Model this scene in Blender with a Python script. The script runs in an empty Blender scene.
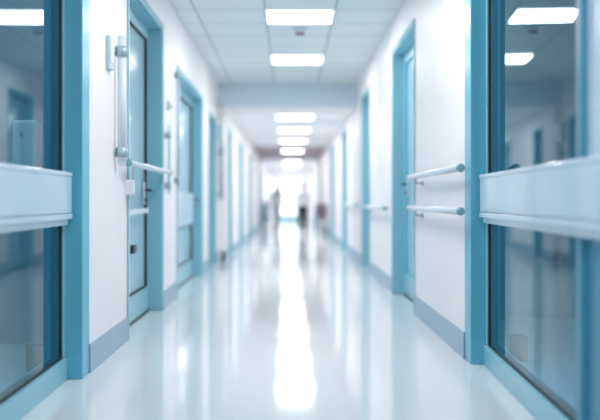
import bpy, bmesh, math, random
from mathutils import Vector, Matrix
random.seed(4)
C = bpy.context.scene
COL = C.collection
CAMH = 1.05

# ------------------------------------------------------------------ materials
def lin(c):
    c = c / 255.0
    return c / 12.92 if c <= 0.04045 else ((c + 0.055) / 1.055) ** 2.4
def rgb(r, g, b): return (lin(r), lin(g), lin(b), 1)

def mat(name, col, rough=0.5, metal=0.0, spec=0.5, noise=0.0, nscale=3.0, coat=0.0):
    m = bpy.data.materials.new(name); m.use_nodes = True
    nt = m.node_tree; b = nt.nodes['Principled BSDF']
    b.inputs['Base Color'].default_value = col
    b.inputs['Roughness'].default_value = rough
    b.inputs['Metallic'].default_value = metal
    b.inputs['Specular IOR Level'].default_value = spec
    b.inputs['Coat Weight'].default_value = coat
    if noise:
        tc = nt.nodes.new('ShaderNodeTexCoord'); n = nt.nodes.new('ShaderNodeTexNoise')
        n.inputs['Scale'].default_value = nscale; n.inputs['Detail'].default_value = 4
        r = nt.nodes.new('ShaderNodeValToRGB')
        r.color_ramp.elements[0].position = 0.3; r.color_ramp.elements[1].position = 0.7
        r.color_ramp.elements[0].color = tuple(c * (1 - noise) for c in col[:3]) + (1,)
        r.color_ramp.elements[1].color = tuple(min(1, c * (1 + noise)) for c in col[:3]) + (1,)
        nt.links.new(tc.outputs['Object'], n.inputs['Vector'])
        nt.links.new(n.outputs['Fac'], r.inputs['Fac'])
        nt.links.new(r.outputs['Color'], b.inputs['Base Color'])
    return m

def emit(name, col, s):
    m = bpy.data.materials.new(name); m.use_nodes = True
    nt = m.node_tree; nt.nodes.clear()
    e = nt.nodes.new('ShaderNodeEmission'); o = nt.nodes.new('ShaderNodeOutputMaterial')
    e.inputs['Color'].default_value = col; e.inputs['Strength'].default_value = s
    nt.links.new(e.outputs[0], o.inputs['Surface']); return m

def glass(name, tint, ior, refl=(1, 1, 1, 1), rough=0.0):
    m = bpy.data.materials.new(name); m.use_nodes = True
    nt = m.node_tree; nt.nodes.clear()
    t = nt.nodes.new('ShaderNodeBsdfTransparent'); t.inputs['Color'].default_value = tint
    g = nt.nodes.new('ShaderNodeBsdfGlossy'); g.inputs['Roughness'].default_value = rough
    g.inputs['Color'].default_value = refl
    f = nt.nodes.new('ShaderNodeFresnel'); f.inputs['IOR'].default_value = ior
    mx = nt.nodes.new('ShaderNodeMixShader'); o = nt.nodes.new('ShaderNodeOutputMaterial')
    # the pane is a thin slab: reflect at its outer faces only, no internal reflection
    ge = nt.nodes.new('ShaderNodeNewGeometry'); k = nt.nodes.new('ShaderNodeMath'); k.operation = 'MULTIPLY'
    iv = nt.nodes.new('ShaderNodeMath'); iv.operation = 'SUBTRACT'; iv.inputs[0].default_value = 1
    nt.links.new(ge.outputs['Backfacing'], iv.inputs[1]); nt.links.new(f.outputs[0], k.inputs[0]); nt.links.new(iv.outputs[0], k.inputs[1])
    nt.links.new(k.outputs[0], mx.inputs[0]); nt.links.new(t.outputs[0], mx.inputs[1])
    nt.links.new(g.outputs[0], mx.inputs[2]); nt.links.new(mx.outputs[0], o.inputs['Surface'])
    return m

def tile_mat(name, col, line, tx, ty, ox, oy, w=0.012):
    """tiles in world metres: thin joints every tx along X and ty along Y"""
    m = bpy.data.materials.new(name); m.use_nodes = True
    nt = m.node_tree; b = nt.nodes['Principled BSDF']; L = nt.links.new
    b.inputs['Roughness'].default_value = 0.7
    g = nt.nodes.new('ShaderNodeNewGeometry'); s = nt.nodes.new('ShaderNodeSeparateXYZ')
    L(g.outputs['Position'], s.inputs[0])
    def M(op, a, bb):
        n = nt.nodes.new('ShaderNodeMath'); n.operation = op
        for i, v in enumerate((a, bb)):
            if isinstance(v, (int, float)): n.inputs[i].default_value = v
            else: L(v, n.inputs[i])
        return n.outputs[0]
    def joint(axis, o, t):
        v = M('ADD', M('DIVIDE', M('SUBTRACT', axis, o), t), 100.5)
        f = M('ABSOLUTE', M('SUBTRACT', M('FRACT', v, 0), 0.5), 0)
        return M('LESS_THAN', f, w / t / 2)
    k = M('MAXIMUM', joint(s.outputs['X'], ox, tx), joint(s.outputs['Y'], oy, ty))
    mix = nt.nodes.new('ShaderNodeMix'); mix.data_type = 'RGBA'
    L(k, mix.inputs[0]); mix.inputs[6].default_value = col; mix.inputs[7].default_value = line
    L(mix.outputs[2], b.inputs['Base Color'])
    return m

M_wall = mat('wall paint', rgb(245, 244, 247), 0.45, noise=0.02, nscale=1.2)
M_base = mat('grey blue skirting', rgb(156, 184, 204), 0.4)
M_teal = mat('teal frame paint', rgb(98, 186, 212), 0.32, noise=0.03, nscale=2)
M_teal_l = mat('pale teal frame paint', rgb(140, 198, 214), 0.32)
M_trim = mat('pale teal edge', rgb(165, 212, 222), 0.3)
M_leaf = mat('door leaf paint', rgb(150, 200, 214), 0.32)
M_teal_d = mat('dark teal paint', rgb(66, 140, 168), 0.35)  # deeper teal for the near mullion and lower panel
M_seal = mat('dark seal', rgb(20, 38, 52), 0.5)
M_glass = glass('window glass', (0.66, 0.88, 0.98, 1), 1.72, (0.7, 0.93, 1, 1))
M_doorglass = mat('frosted door glass', rgb(176, 214, 228), 0.2, coat=0.1, spec=0.6)
M_band = mat('white crash panel', rgb(196, 220, 236), 0.3, coat=0.3)
M_rail = mat('white handrail vinyl', rgb(212, 228, 238), 0.3, coat=0.3)
M_cap = mat('grey end cap', rgb(136, 178, 194), 0.4)
M_metal = mat('grey metal', rgb(168, 190, 204), 0.35, 0.3)
M_dkmetal = mat('dark metal', rgb(34, 54, 70), 0.4, 0.2)
M_beam = mat('grey soffit paint', rgb(214, 230, 240), 0.6)
M_ceil = tile_mat('ceiling tiles', rgb(224, 232, 235), rgb(158, 178, 190), 0.735, 0.69, -0.25, 8.75, 0.02)
M_ceil2 = mat('plain ceiling', rgb(240, 238, 242), 0.6)
M_ceil_shade = mat('shade tinted ceiling', rgb(158, 148, 156), 0.6)  # shade over the far ceiling stretch, put into the colour
M_diff = emit('light diffuser', (1, 0.96, .94, 1), 7.0)
M_lframe = mat('light frame', rgb(225, 235, 240), 0.4)
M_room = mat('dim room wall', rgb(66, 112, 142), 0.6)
M_roomf = mat('dim room floor', rgb(90, 128, 152), 0.3)
M_white = mat('white plastic', rgb(220, 230, 238), 0.35)
M_pale = mat('pale blue plastic', rgb(186, 214, 226), 0.35)
M_red = mat('dark red lens', rgb(88, 24, 50), 0.3)
M_mauve = mat('mauve grey plastic', rgb(128, 108, 124), 0.5)

def floor_mat():
    m = mat('polished pale floor', rgb(224, 232, 237), 0.12, spec=0.5)
    nt = m.node_tree; b = nt.nodes['Principled BSDF']; L = nt.links.new
    g = nt.nodes.new('ShaderNodeNewGeometry')
    n = nt.nodes.new('ShaderNodeTexNoise'); n.inputs['Scale'].default_value = 0.9; n.inputs['Detail'].default_value = 3
    r = nt.nodes.new('ShaderNodeMapRange')
    r.inputs['To Min'].default_value = 0.06; r.inputs['To Max'].default_value = 0.11
    L(g.outputs['Position'], n.inputs['Vector']); L(n.outputs['Fac'], r.inputs['Value'])
    L(r.outputs[0], b.inputs['Roughness'])
    b.inputs['IOR'].default_value = 1.6
    return m
M_floor = floor_mat()

# ------------------------------------------------------------------ mesh helpers
def box(bm, x0, x1, y0, y1, z0, z1, bev=0.0):
    x0, x1 = min(x0, x1), max(x0, x1)
    r = bmesh.ops.create_cube(bm, size=1)
    for v in r['verts']:
        v.co = Vector((x0 + (v.co.x + .5) * (x1 - x0), y0 + (v.co.y + .5) * (y1 - y0), z0 + (v.co.z + .5) * (z1 - z0)))
    if bev:
        es = {e for v in r['verts'] for e in v.link_edges}
        bmesh.ops.bevel(bm, geom=list(es), offset=bev, segments=2, affect='EDGES', profile=0.5)

def cyl(bm, p0, p1, r, seg=16, r2=None, cap=True):
    p0, p1 = Vector(p0), Vector(p1); d = p1 - p0
    q = Vector((0, 0, 1)).rotation_difference(d.normalized()).to_matrix().to_4x4()
    bmesh.ops.create_cone(bm, cap_ends=cap, segments=seg, radius1=r, radius2=r if r2 is None else r2,
                          depth=d.length, matrix=Matrix.Translation((p0 + p1) / 2) @ q)

def ball(bm, c, r, s=(1, 1, 1), seg=14):
    bmesh.ops.create_uvsphere(bm, u_segments=seg, v_segments=seg // 2 + 2, radius=r,
                              matrix=Matrix.Translation(c) @ Matrix.Diagonal((*s, 1)))

def obj(name, bm, m, parent=None, smooth=False, kind=None):
    me = bpy.data.meshes.new(name)
    bmesh.ops.recalc_face_normals(bm, faces=bm.faces)
    bm.to_mesh(me); bm.free(); me.materials.append(m)
    if smooth:
        for p in me.polygons: p.use_smooth = len(p.vertices) <= 4
    o = bpy.data.objects.new(name, me); COL.objects.link(o)
    if parent is not None:
        o.parent = parent; o.matrix_parent_inverse = Matrix.Translation(parent.location).inverted()
    if kind: o['kind'] = kind
    return o

def B(*boxes, bev=0.0):
    bm = bmesh.new()
    for b in boxes: box(bm, *b, bev=bev)
    return bm

def empty(name, loc):
    o = bpy.data.objects.new(name, None); COL.objects.link(o); o.location = loc
    o.empty_display_size = .1
    return o
def thing(name, label, cat, loc, group=None):
    o = empty(name, loc); o['label'] = label; o['category'] = cat
    if group: o['group'] = group
    return o
def struct(name, bm, m): return obj(name, bm, m, None, kind='structure')

# ------------------------------------------------------------------ room shell
XL, XR, XL2 = -1.21, 1.16, -1.10
CH, CH2 = 3.05, 2.67
YB, YE = -3.0, 42.0
BEAM = 14.2
T = 0.14                    # wall thickness / door recess
PL, PR = 5.05, 5.50         # far edges of the window end posts
LW, RW = 4.88, 5.32         # near edges of the same posts

struct('floor', B((-4.2, 4.2, YB, YE + 6, -0.1, 0)), M_floor)
bm = B((-1.6, 1.6, YB, BEAM, CH, CH + 0.1)); struct('ceiling', bm, M_ceil)
struct('ceiling_far', B((-1.6, 1.6, BEAM + 0.3, 25.3, CH2, CH2 + 0.1), (-1.6, 1.6, 32.8, YE + .1, CH2, CH2 + 0.1)), M_ceil2)
struct('ceiling_far', B((-1.6, 1.6, 25.3, 32.8, CH2 - .001, CH2 + 0.1)), M_ceil_shade)
struct('trim_1', B((-1.6, 1.6, BEAM, BEAM + 0.3, CH2 - 0.02, CH + 0.1)), M_beam)

# (y0, y1, height, label)
OPR = [(7.67, 9.30, 2.70), (11.95, 13.20, 2.66), (16.6, 18.0, 2.49), (21.4, 23.0, 2.47), (29.4, 31.0, 2.42), (36.5, 38, 2.40)]
OPL = [(6.25, 7.93, 2.70), (8.98, 11.55, 2.47), (12.5, 13.6, 2.38), (15.15, 15.9, 2.36), (18.4, 19.6, 2.36), (23.0, 24.6, 2.36), (29.2, 30.8, 2.36), (35.5, 37, 2.36)]
WT = 2.66                   # top of the big windows

def wall(side, s, segs, ops, wy):
    """side wall from blocks, leaving the openings and the big window free"""
    bm = bmesh.new(); bb = bmesh.new()
    for (ya, yb, x, top) in segs:
        cur = ya
        for (y0, y1, h) in [o for o in ops if ya <= o[0] < yb] + [(yb, yb, 0)]:
            box(bm, x, x + s * T, cur, y0, 0, top)
            box(bb, x - s * 0.008, x + s * 0.05, cur, y0, 0, 0.175)
            if y1 > y0: box(bm, x, x + s * T, y0, y1, h, top)
            cur = y1
    # over the big window and behind the camera
    x = segs[0][2]
    box(bm, x, x + s * T, 0.6, wy, WT, CH)
    box(bm, x, x + s * T, YB, 0.6, 0, CH)
    struct('wall_' + side, bm, M_wall)
    struct('baseboard_' + side, bb, M_base)

wall('right', 1, [(PR, BEAM, XR, CH), (BEAM, YE, XR, CH2)], OPR, PR)
wall('left', -1, [(PL, BEAM, XL, CH), (BEAM, YE, XL2, CH2)], OPL, PL)
struct('wall_back', B((-1.4, 1.4, YB - .1, YB, 0, CH)), M_wall)

# rooms behind the corridor walls, seen dimly through the glass
def side_room(name, s, xin, y0, y1):
    xo = s * 3.9
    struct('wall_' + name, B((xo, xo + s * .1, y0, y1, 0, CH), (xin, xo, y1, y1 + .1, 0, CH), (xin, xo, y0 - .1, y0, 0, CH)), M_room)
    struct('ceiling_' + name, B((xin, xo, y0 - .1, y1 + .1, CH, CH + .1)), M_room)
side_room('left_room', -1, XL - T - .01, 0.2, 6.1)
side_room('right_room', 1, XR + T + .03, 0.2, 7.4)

# far end wall with glazed doors and a side window
bm = B((-1.30, -1.02, YE, YE + .12, 0, CH2), (-1.02, -.66, YE, YE + .12, 0, 1.02), (-.66, -.52, YE, YE + .12, 0, CH2), (.66, 1.30, YE, YE + .12, 0, CH2),
       (-.52, .66, YE, YE + .12, 2.25, CH2), (-1.02, -.66, YE, YE + .12, 2.1, CH2))
struct('wall_end', bm, M_wall)
d = empty('door_15', (0.07, YE, 0)); d['kind'] = 'structure'
obj('frame', B((-.52, -.46, YE - .02, YE + .1, 0, 2.25), (.60, .66, YE - .02, YE + .1, 0, 2.25), (.04, .10, YE, YE + .08, 0, 2.2), (-.46, .60, YE - .02, YE + .1, 2.19, 2.25),
                (-.46, .60, YE, YE + .06, 0, .28)), M_trim, d)
obj('glass_pane', B((-.46, .60, YE + .04, YE + .05, .28, 2.19)), glass('clear glass', (.97, 1, 1, 1), 1.3), d)
for x in (-.02, .16):
    bm = bmesh.new(); cyl(bm, (x, YE - .05, .9), (x, YE - .05, 1.3), .015)
    cyl(bm, (x, YE - .05, .95), (x, YE + .02, .95), .01); cyl(bm, (x, YE - .05, 1.25), (x, YE + .02, 1.25), .01)
    obj('handle', bm, M_metal, d)
w = empty('window_3', (-.84, YE, 1.02)); w['kind'] = 'structure'
obj('frame', B((-1.02, -.98, YE - .02, YE + .1, 1.02, 2.1), (-.70, -.66, YE - .02, YE + .1, 1.02, 2.1), (-.98, -.70, YE - .02, YE + .1, 2.06, 2.1), (-.98, -.70, YE - .02, YE + .1, 1.02, 1.06)), M_trim, w)
obj('glass_pane', B((-.98, -.70, YE + .04, YE + .05, 1.06, 2.06)), bpy.data.materials['clear glass'], w)

# ------------------------------------------------------------------ doors in the side walls
def door(n, s, xw, y0, y1, h, detail):
    """frame lining in the recess, leaf at the back of it"""
    root = empty('door_%d' % n, (xw + s * T, (y0 + y1) / 2, 0)); root['kind'] = 'structure'
    a, b = xw - s * 0.006, xw + s * (T + .05)          # corridor face / back of lining
    j = 0.035
    bm = B((a, b, y0, y0 + j, 0, h), (a, b, y1 - j, y1, 0, h), (a, b, y0 + j, y1 - j, h - j, h))
    obj('frame', bm, M_teal_l if n not in (1,) else M_teal_l, root)
    # pale narrow edge round the opening
    e = 0.022; a2 = xw - s * .014
    obj('frame_edge', B((a2, xw - s * .004, y0 - e, y0, 0, h + e), (a2, xw - s * .004, y1, y1 + .008, 0, h + .008), (a2, xw - s * .004, y0, y1, h, h + e)), M_trim, root)
    lx0, lx1 = xw + s * (T - .02), xw + s * (T + .03)  # leaf faces
    ya, yb, zt = y0 + j, y1 - j, h - j
    st = .11
    leaf = obj('door_leaf', B((lx0, lx1, ya, ya + st, .02, zt), (lx0, lx1, yb - st, yb, .02, zt),
                              (lx0, lx1, ya + st, yb - st, zt - st, zt), (lx0, lx1, ya + st, yb - st, .02, .24)), M_leaf, root)
    g0, g1 = xw + s * (T + 0), xw + s * (T + .012)
    obj('glass_pane', B((g0, g1, ya + st, yb - st, .24, zt - st)), M_doorglass, leaf)
    k = .013; c0 = xw + s * (T - .024)
    if detail:
        obj('seal', B((c0, g0, ya + st, ya + st + k, .24, zt - st), (c0, g0, yb - st - k, yb - st, .24, zt - st),
                      (c0, g0, ya + st + k, yb - st - k, .24, .24 + k), (c0, g0, ya + st + k, yb - st - k, zt - st - k, zt - st)), M_seal if s < 0 else M_teal, leaf)
        obj('threshold', B((lx0 - s * .01, lx1, ya, yb, 0, .018)), M_dkmetal, root)
    return root, leaf, lx0
n = 1
doors = {}
for (y0, y1, h) in OPL:
    xw = XL if y0 < BEAM else XL2
    doors['L%d' % n] = door(n, -1, xw, y0, y1, h, n < 4); n += 1
k = 1
for (y0, y1, h) in OPR:
    doors['R%d' % k] = door(n, 1, XR, y0, y1, h, k < 3); n += 1; k += 1

def handle(root, s, lx, y, z):
    bm = B((lx - s * .012, lx, y - .03, y + .03, z - .13, z + .07), bev=.004)
    hp = obj('handle_plate', bm, M_white, root)
    bm = bmesh.new()
    cyl(bm, (lx - s * .01, y, z), (lx - s * .06, y, z), .012); cyl(bm, (lx - s * .055, y - .01, z), (lx - s * .055, y + .12, z), .011)
    obj('lever', bm, M_dkmetal, hp, True)
    bm = bmesh.new(); cyl(bm, (lx - s * .01, y, z - .09), (lx - s * .035, y, z - .09), .016)
    obj('keyhole', bm, M_dkmetal, hp, True)
# left door 1: lock case, push bar, small plate
r, lf, lx = doors['L1']
handle(lf, -1, lx, 7.62, 1.14)
obj('push_bar', B((lx + .03, lx + .055, 6.5, 7.6, .93, .975), (lx, lx + .04, 6.55, 6.60, .93, .975), (lx, lx + .04, 7.55, 7.6, .93, .975), bev=.006), M_rail, lf)
obj('floor_lock', B((lx, lx + .03, 6.98, 7.12, .60, .67), bev=.004), M_dkmetal, lf)
r, lf, lx = doors['R1']
handle(lf, 1, lx, 8.95, 1.22)
r, lf, lx = doors['L2']
obj('push_band', B((lx, lx + .02, 9.12, 11.4, .73, 1.14), bev=.005), M_band, lf)
handle(lf, -1, lx + .02, 11.35, 1.05)

# ------------------------------------------------------------------ big windows either side
def big_window(n, s, ye, yf, xa, xb, xp, xw, ynear):
    """ye near end of far post, yf its far end; glass from (xa,ynear) to (xb,ye)"""
    root = empty('window_%d' % n, (xw + s * .07, (ynear + ye) / 2, 0)); root['kind'] = 'structure'
    ang = math.atan2(abs(xb) - abs(xa), ye - ynear) * s
    xo = xp                                     # outer x of post
    obj('frame_post', B((xw, xo + s * .1, ye, yf, 0, WT), bev=.006), M_teal, root)
    def sk(boxlist, bev=0):
        bm = B(*boxlist, bev=bev)
        for v in bm.verts: v.co.x += math.tan(ang) * (v.co.y - ye)   # lay along the glass line
        return bm
    # sill, head, glazing frame along the glass
    g = xb
    obj('sill', sk([(g - s * .03, g + s * .08, ynear, ye, 0, .125)], .004), M_teal_l, root)
    obj('head', sk([(g - s * .03, g + s * .08, ynear, ye, WT - .09, WT)]), M_teal, root)
    obj('stile', sk([(g - s * .012, g + s * .05, ye - .035, ye, .125, WT - .09)]), M_trim, root)
    obj('seal', sk([(g - s * .006, g + s * .05, ye - .07, ye - .035, .125, WT - .09), (g - s * .006, g + s * .05, ynear, ye - .07, .125, .14)]), M_seal, root)
    obj('glass_pane', sk([(g, g + s * .008, ynear, ye - .07, .14, WT - .09)]), M_glass, root)
    # white crash band across the glass, with a lip above and below
    bx = xw + s * .05
    bd = obj('crash_band', sk([(bx, g + s * .0, 0.7, ye - .05, .975, 1.19), (bx - s * .005, g, 0.7, ye - .05, 1.185, 1.21), (bx - s * .005, g, .7, ye - .05, .94, .972)], .005), M_band, root)
    obj('band_ledge', sk([(bx + s * .02, g, 0.7, ye - .06, .905, .94)], .003), M_rail, bd)
    # near mullion and the frame going on past the camera
    obj('mullion', sk([(g - s * .03, g + s * .06, ynear - .07, ynear, 0, WT)], .004), M_teal_d, root)
    obj('sill', sk([(g - s * .03, g + s * .08, .6, ynear - .07, 0, .125)], .004), M_teal_l, root)
    obj('lower_panel', sk([(g - s * .005, g + s * .05, .6, ynear - .07, .125, 1.0)]), M_teal_d, root)
    obj('upper_panel', sk([(g - s * .005, g + s * .05, .6, ynear - .07, 1.0, WT)]), M_band, root)
    return root
big_window(1, -1, LW, PL, -1.30, -1.325, XL - .13, XL, 3.1)
big_window(2, 1, RW, PR, 1.179, 1.27, XR + .09, XR, 3.34)

# ------------------------------------------------------------------ handrails
def handrail(label, s, xw, xr, ya, yb, z, group, brackets=None, r=.024, name='handrail', straight=True):
    t = thing(name, label, 'handrail', (xw, (ya + yb) / 2, z), group)
    bm = bmesh.new(); cyl(bm, (xr, ya + .03, z), (xr, yb - .03, z), r, 24); obj('rail', bm, M_rail, t, True)
    for (y, d) in ((ya, 1), (yb, -1)):
        bm = bmesh.new(); cyl(bm, (xr, y + d * .012, z), (xr, y + d * .034, z), r + .003, 24)
        cyl(bm, (xr, y, z), (xr, y + d * .013, z), r * .8, 24, r + .003 if d > 0 else None)
        obj('end_cap', bm, M_cap, t, True)
    for i, y in enumerate(brackets or (ya + .25, yb - .25)):
        bm = bmesh.new()
        if straight and i == 0:
            cyl(bm, (xr, y, z), (xw - s * .006, y, z), .014); cyl(bm, (xw - s * .001, y, z), (xw - s * .012, y, z), .022, 20)
            obj('bracket', bm, M_metal, t, True); continue
        cyl(bm, (xr, y, z - r * .7), (xr, y, z - .06), .009); cyl(bm, (xr - s * .004, y, z - .06), (xw - s * .006, y, z - .06), .009)
        cyl(bm, (xw - s * .001, y, z - .06), (xw - s * .012, y, z - .06), .02, 20)
        obj('bracket', bm, M_metal, t, True)
    return t
gR = 'handrails along the right wall'
handrail('upper white round handrail on the right wall beside the big teal window post', 1, XR, XR - .065, 5.30, 7.62, 1.05 + .206, gR, (5.6, 7.2))
handrail('lower white round handrail on the right wall, directly below the upper one', 1, XR, XR - .065, 5.30, 7.62, 1.05 - .072, gR, (5.6, 7.2))
handrail('blurred white handrail on the right wall between the first and second door', 1, XR, XR - .065, 9.5, 11.9, .955, gR)
handrail('blurred white handrail on the right wall beyond the second door', 1, XR, XR - .065, 13.4, 16.4, .955, gR)
# the bar in front of the first left door
t = handrail('white horizontal bar crossing in front of the first glazed door on the left', -1, XL, -1.145, 5.93, 8.06, 1.315, None, (7.99,), r=.023)
bm = B((-1.212, -1.15, 6.13, 6.22, 1.09, 1.20), bev=.008); obj('mounting_block', bm, M_white, t)
bm = bmesh.new(); cyl(bm, (-1.145, 6.15, 1.30), (-1.145, 6.15, 1.2), .012); obj('bracket', bm, M_metal, t)

# vertical rails on the left wall
def vrail(label, xw, y, z0, z1, r=.022, off=.075, m=None):
    m = m or M_pale
    t = thing('vertical_rail', label, 'wall rail', (xw, y, z0), 'upright rails fixed to the left wall')
    x = xw + off
    bm = bmesh.new(); cyl(bm, (x, y, z0 + .03), (x, y, z1 - .03), r, 20); ball(bm, (x, y, z0 + .03), r, (1, 1, .9)); ball(bm, (x, y, z1 - .03), r, (1, 1, .9))
    obj('pole', bm, m, t, True)
    for z in (z0 + .1, z1 - .12):
        bm = bmesh.new(); cyl(bm, (x, y, z - .035), (x, y, z + .035), r + .008, 20)
        cyl(bm, (xw + .003, y, z), (x, y, z), .013); cyl(bm, (xw + .001, y, z), (xw + .014, y, z), .03, 20)
        obj('bracket', bm, M_metal, t, True)
    return t
vrail('thick blurred upright rail with grey brackets before the first left door', XL, 5.78, 1.28, 2.20, r=.03, off=.05, m=M_rail)
vrail('short thin upright rail on the wall strip just past the first left door', XL, 8.12, 1.09, 1.80, r=.012, off=.04)
vrail('tall thin upright rail directly beside the frame of the second left door', XL, 8.80, 1.16, 2.49, r=.018, off=.04)
# upright rail and sign box on the column below the ceiling drop
t = vrail('grey upright rail on the far left column below the ceiling drop', XL, 13.9, 1.05, 1.95, r=.03, off=.08, m=M_metal)
t = thing('wall_box', 'blurred white box high on the far left column above a grey rail', 'wall box', (XL, 13.9, 2.0))
obj('body', B((XL, XL + .12, 13.8, 14.1, 2.0, 2.32), bev=.01), M_white, t)
obj('front_panel', B((XL + .02, XL + .10, 13.79, 13.80, 2.03, 2.29)), M_pale, t)

# card reader on the left wall
t = thing('wall_switch_box', 'small pale blue oblong box high on the near left wall', 'switch box', (XL, 5.6, 1.95))
obj('body', B((XL, XL + .028, 5.50, 5.63, 1.92, 2.14), bev=.008), M_pale, t)
obj('cover', B((XL + .026, XL + .034, 5.515, 5.615, 1.96, 2.12), bev=.003), M_white, t)
t = thing('wall_sensor', 'tiny pale sensor on the wall between the first two left doors', 'sensor', (XL, 8.2, 1.95))
obj('body', B((XL, XL + .03, 8.26, 8.34, 1.94, 2.04), bev=.008), M_white, t)
bm = bmesh.new(); ball(bm, (XL + .03, 8.30, 1.98), .018); obj('lens', bm, M_metal, t, True)

# dispenser in the room behind the left glass
t = thing('towel_dispenser', 'white dispenser box dimly seen behind the left window glass', 'dispenser', (-1.88, 6.0, 1.1))
obj('body', B((-1.97, -1.80, 5.92, 6.09, 1.27, 1.62), bev=.02), M_white, t)
obj('tray', B((-1.83, -1.80, 5.95, 6.09, 1.10, 1.27), (-1.97, -1.80, 5.92, 6.09, 1.10, 1.12)), M_white, t)
obj('lock', B((-1.91, -1.89, 5.92, 5.93, 1.50, 1.53)), M_dkmetal, t)
for s, x, y, lab in ((-1, -1.56, 5.14, 'dark block standing in for a reflected baseboard end, behind the left window glass'), (1, 1.50, 5.45, 'dark block standing in for a reflected baseboard end, behind the right window glass')):
    t = thing('reflection_block', lab, 'box', (x, y, 0))  # blocks added in place of dark baseboard reflections in the glass
    obj('body', B((x - .05, x + .05, y - .05, y + .05, 0, .15), bev=.005), M_seal, t)
    obj('lid', B((x - .055, x + .055, y - .055, y + .055, .15, .165), bev=.003), M_seal, t)

# ------------------------------------------------------------------ ceiling lights
LX0, LX1 = -.25, .485
proto = None
def light_fix(label, y0, dy, zc):
    global proto
    xc = (LX0 + LX1) / 2; hw = (LX1 - LX0) / 2
    t = thing('ceiling_light', label, 'ceiling light', (xc, y0 + dy / 2, zc), 'square ceiling light panels')
    f = .018
    obj('frame', B((xc - hw, xc + hw, y0, y0 + f, zc - .012, zc), (xc - hw, xc + hw, y0 + dy - f, y0 + dy, zc - .012, zc),
                   (xc - hw, xc - hw + f, y0 + f, y0 + dy - f, zc - .012, zc), (xc + hw - f, xc + hw, y0 + f, y0 + dy - f, zc - .012, zc)), M_lframe, t)
    obj('diffuser', B((xc - hw + f, xc + hw - f, y0 + f, y0 + dy - f, zc - .008, zc - .002)), M_diff, t)
lights = [('added unseen ceiling panel well behind the viewpoint, lighting the foreground', -1.6, .69, CH), ('added unseen ceiling panel just ahead of the one behind the viewpoint', 1.4, .69, CH),  # first three panels are added out of view to light the foreground
          ('added unseen ceiling panel overhead, nearest above the big windows', 5.0, .69, CH),
          ('nearest visible glowing ceiling panel, in front of the ceiling detector', 8.74, .66, CH),
          ('glowing ceiling panel just before the ceiling drop, behind the detector', 11.50, .69, CH),
          ('first glowing panel on the lowered ceiling beyond the drop', 15.85, .8, CH2),
          ('second glowing panel on the lowered ceiling beyond the drop', 18.9, .8, CH2),
          ('third glowing panel on the lowered ceiling beyond the drop', 22.5, .8, CH2),
          ('glowing panel within the stretch of far ceiling tinted darker for shade', 27.0, 1.1, CH2),
          ('faint glowing panel just past the stretch of far ceiling tinted darker for shade', 34.8, 1.0, CH2),
          ('farthest panel, added directly before the end doors to brighten the end wall', 39.2, 1.0, CH2)]  # extra panel added to brighten the end wall
for a in lights: light_fix(*a)

def lamp(x, y, z, sx, sy, e, col=(1, .925, .885)):
    l = bpy.data.lights.new('lamp', 'AREA'); l.shape = 'RECTANGLE'; l.size = sx; l.size_y = sy; l.energy = e; l.color = col
    o = bpy.data.objects.new('lamp', l); COL.objects.link(o); o.location = (x, y, z); return o
for (lb, y0, dy, zc) in lights: lamp(.117, y0 + dy / 2, zc - .03, .68, dy * .9, 22 if y0 < BEAM else (20 if y0 < 25 else 28))

# smoke detector
t = thing('smoke_detector', 'small ceiling detector with dark red lenses between two light panels', 'detector', (.13, 9.72, CH))
bm = bmesh.new(); cyl(bm, (.13, 9.72, CH - .022), (.13, 9.72, CH), .075, 24); obj('base', bm, M_pale, t, True)
bm = bmesh.new(); cyl(bm, (.13, 9.72, CH - .06), (.13, 9.72, CH - .022), .035, 24, .06); obj('body', bm, M_white, t, True)
for dx in (-.024, .022):
    bm = bmesh.new(); ball(bm, (.13 + dx, 9.70, CH - .062), .026, (1, 1, .8)); obj('lens', bm, M_red, t, True)

# ------------------------------------------------------------------ chair and trolley far away
t = thing('waiting_chair', 'blurred mauve-grey chair against the far right wall', 'chair', (.98, 25.7, 0))
cx, cy = .99, 25.7
obj('seat', B((cx - .2, cx + .16, cy - .2, cy + .2, .44, .48), bev=.015), M_mauve, t)
obj('backrest', B((cx - .19, cx + .155, cy - .23, cy - .19, .52, .93), bev=.015), M_mauve, t)
for sx in (-.17, .13):
    obj('back_post', B((cx + sx - .012, cx + sx + .012, cy - .22, cy - .2, .44, .9)), M_metal, t)
    for sy in (-.19, .17):
        bm = bmesh.new(); cyl(bm, (cx + sx, cy + sy, 0), (cx + sx, cy + sy * .9, .44), .014); obj('leg', bm, M_dkmetal, t, True)
t = thing('supply_trolley', 'narrow blurred teal-grey trolley by the far left wall', 'trolley', (-.93, 34, 0))
tx, ty = -.95, 34
obj('cabinet', B((tx - .12, tx + .12, ty - .3, ty + .3, .12, .92), bev=.01), M_teal, t)
obj('top', B((tx - .13, tx + .13, ty - .32, ty + .32, .92, .96), bev=.008), M_white, t)
for k in range(3): obj('drawer', B((tx - .10, tx + .10, ty - .315, ty - .3, .16 + k * .25, .38 + k * .25), bev=.004), M_leaf, t)
for sx in (-.09, .09):
    for sy in (-.25, .25):
        bm = bmesh.new(); cyl(bm, (tx + sx - .012, ty + sy, .045), (tx + sx + .012, ty + sy, .045), .045, 16)
        box(bm, tx + sx - .016, tx + sx + .016, ty + sy - .015, ty + sy + .015, .05, .125); obj('castor', bm, M_dkmetal, t)

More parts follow.
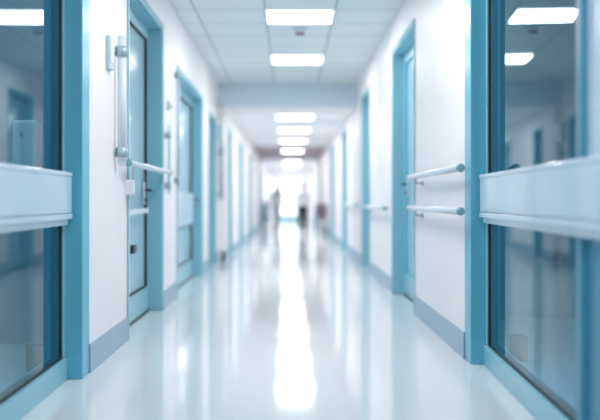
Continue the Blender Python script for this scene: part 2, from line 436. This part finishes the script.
# ------------------------------------------------------------------ people
def skin(name, verts, edges, m, parent=None, sub=2, root=0):
    """verts: list of (co, radius)"""
    me = bpy.data.meshes.new(name)
    me.from_pydata([v[0] for v in verts], edges, [])
    tmp = bpy.data.objects.new('t', me); COL.objects.link(tmp)
    sk = tmp.modifiers.new('s', 'SKIN'); sk.use_smooth_shade = True
    for i, v in enumerate(verts):
        sv = me.skin_vertices[0].data[i]; r = v[1]
        sv.radius = r if isinstance(r, tuple) else (r, r); sv.use_root = (i == root)
    ss = tmp.modifiers.new('u', 'SUBSURF'); ss.levels = sub; ss.render_levels = sub
    dg = bpy.context.evaluated_depsgraph_get(); dg.update()
    nm = bpy.data.meshes.new_from_object(tmp.evaluated_get(dg))
    bpy.data.objects.remove(tmp)
    bm = bmesh.new(); bm.from_mesh(nm)
    return bm

def person(label, loc, rz, top_m, leg_m, hair_m, stride=.16, coat=False, scale=1.0):
    t = thing('person', label, 'person', (0, 0, 0))
    skin_m = M_skin
    st = stride
    V = [((0, 0, .93), (.13, .10)), ((0, 0, 1.05), (.115, .09)), ((0, .0, 1.25), (.14, .10)), ((0, 0, 1.36), (.13, .085)), ((0, 0, 1.44), .055), ((0, -.01, 1.50), .05),
         ((0, -.015, 1.58), (.07, .085)), ((0, -.01, 1.67), (.065, .08))]
    E = [(0, 1), (1, 2), (2, 3), (3, 4), (4, 5), (5, 6), (6, 7)]
    def chain(start, pts):
        prev = start
        for p in pts:
            V.append(p); E.append((prev, len(V) - 1)); prev = len(V) - 1
        return prev
    for s in (-1, 1):
        d = s * st
        chain(0, [((s * .09, d * .1, .85), .085), ((s * .095, -d * .55, .50), .055), ((s * .10, -d * .9, .32), .052), ((s * .10, -d * 1.1 + (.04 if s > 0 else 0), .09), .036),
                  ((s * .105, -d * 1.1 - .08, .045), .035), ((s * .11, -d * 1.1 - .17, .03), .026)])
        hnd = chain(3, [((s * .17, 0, 1.37), .06), ((s * .215, d * .3, 1.12), .043), ((s * .225, d * .8 - .03, .90), .030), ((s * .225, d * .9 - .05, .83), (.022, .036))])
        # five fingers
        hx, hy, hz = s * .225, d * .9 - .05, .82
        for i, (oy, ln) in enumerate(((-.028, .068), (-.010, .078), (.010, .072), (.027, .058))):
            chain(hnd, [((hx, hy + oy, hz - .035), .009), ((hx - s * .006, hy + oy, hz - .035 - ln * .55), .0085), ((hx - s * .018, hy + oy, hz - .035 - ln), .007)])
        chain(hnd, [((hx - s * .012, hy - .04, hz + .0), .010), ((hx - s * .02, hy - .052, hz - .035), .009)])
    bm = skin('body', V, E, skin_m)
    ball(bm, (0, -.095, 1.585), .014, (.8, 1.2, 1.5), 8)      # nose
    for s in (-1, 1): ball(bm, (s * .078, -.005, 1.59), .02, (.4, .8, 1.3), 8)
    obj('body', bm, skin_m, t, True)
    # face details
    for s in (-1, 1):
        bm = bmesh.new(); ball(bm, (s * .03, -.083, 1.615), .012, (1, .6, .7), 8); obj('eye', bm, M_seal, t, True)
    bm = bmesh.new(); ball(bm, (0, -.090, 1.545), .02, (1, .4, .3), 8); obj('mouth', bm, M_lips, t, True)
    # trousers
    V = [((0, 0, .95), (.15, .115)), ((0, 0, 1.03), (.135, .105))]; E = [(0, 1)]
    for s in (-1, 1):
        d = s * st
        chain(0, [((s * .09, d * .1, .84), .105), ((s * .095, -d * .55, .50), .092), ((s * .09, -d * .9, .32), .085), ((s * .095, -d * 1.1 + (.04 if s > 0 else 0), .10), .062)])
    obj('trousers', skin('trousers', V, E, leg_m), leg_m, t, True)
    # top
    V = [((0, 0, .93 if not coat else .62), (.17, .13) if not coat else (.19, .16)), ((0, 0, 1.08), (.145, .115)), ((0, 0, 1.25), (.165, .12)), ((0, 0, 1.37), (.145, .10)), ((0, 0, 1.42), .07)]
    E = [(0, 1), (1, 2), (2, 3), (3, 4)]
    for s in (-1, 1):
        d = s * st
        chain(3, [((s * .18, 0, 1.375), .075), ((s * .22, d * .3, 1.12), .06), ((s * .228, d * .8 - .03, .91), .048)])
    obj('coat' if coat else 'shirt', skin('top', V, E, top_m), top_m, t, True)
    bm = bmesh.new(); ball(bm, (0, .012, 1.645), .098, (.9, 1.05, 1.0), 16)
    for v in list(bm.verts):
        if v.co.y < -.055 and v.co.z < 1.67: v.co.y = -.05
    ball(bm, (0, .09, 1.57), .05, (1, .8, 1.1), 12)
    obj('hair', bm, hair_m, t, True)
    for s in (-1, 1):
        d = s * st; y = -d * 1.1 + (.04 if s > 0 else 0)
        bm = B((s * .105 - .045, s * .105 + .045, y - .21, y + .06, 0, .07), bev=.02); obj('shoe', bm, M_seal, t)
    t.location = loc; t.rotation_euler = (0, 0, rz); t.scale = (scale,) * 3
    return t
M_skin = mat('skin', rgb(206, 170, 158), .5); M_lips = mat('lips', rgb(170, 100, 100), .5)
M_navy = mat('dark teal cloth', rgb(8, 36, 48), .9); M_hair = mat('dark hair', rgb(40, 42, 52), .6)
M_hair2 = mat('fair hair', rgb(170, 164, 168), .6)
M_shirt = mat('white cloth', rgb(226, 232, 240), .8); M_blue = mat('pale blue cloth', rgb(208, 220, 234), .8)
M_lilac = mat('pale lilac cloth', rgb(232, 234, 244), .8)
person('distant person in white top and dark trousers walking right of centre', (.42, 25.8, 0), math.radians(8), M_shirt, M_navy, M_hair, stride=.07, scale=.89)
person('distant blurred person in long pale coat left of centre', (-.50, 33.5, 0), math.radians(-10), M_lilac, M_blue, M_hair2, coat=True)

# ------------------------------------------------------------------ world, camera
w = bpy.data.worlds.new('world'); C.world = w; w.use_nodes = True
for x, y, e in ((-2.3, 4.9, 16), (2.5, 4.8, 22)): lamp(x, y, CH - .03, 1.0, 1.2, e * .75)  # unseen lamps added to brighten the rooms behind the glass
bg = w.node_tree.nodes['Background']; bg.inputs[0].default_value = (.93, .97, 1, 1); bg.inputs[1].default_value = 2.2

cam = bpy.data.cameras.new('camera'); co = bpy.data.objects.new('camera', cam); COL.objects.link(co)
co.location = (0, 0, CAMH); co.rotation_euler = (math.radians(90), 0, 0)
cam.sensor_fit = 'HORIZONTAL'; cam.sensor_width = 36; cam.lens = 833 / 600 * 36
cam.shift_x = 11 / 600; cam.shift_y = -10 / 600
cam.dof.use_dof = True; cam.dof.focus_distance = 5.4; cam.dof.aperture_fstop = .75
cam.clip_end = 200
C.camera = co
C.view_settings.view_transform = 'Standard'; C.view_settings.exposure = 0.2
C.cycles.use_denoising = True
C.cycles.max_bounces = 10; C.cycles.diffuse_bounces = 5; C.cycles.glossy_bounces = 5; C.cycles.transparent_max_bounces = 12
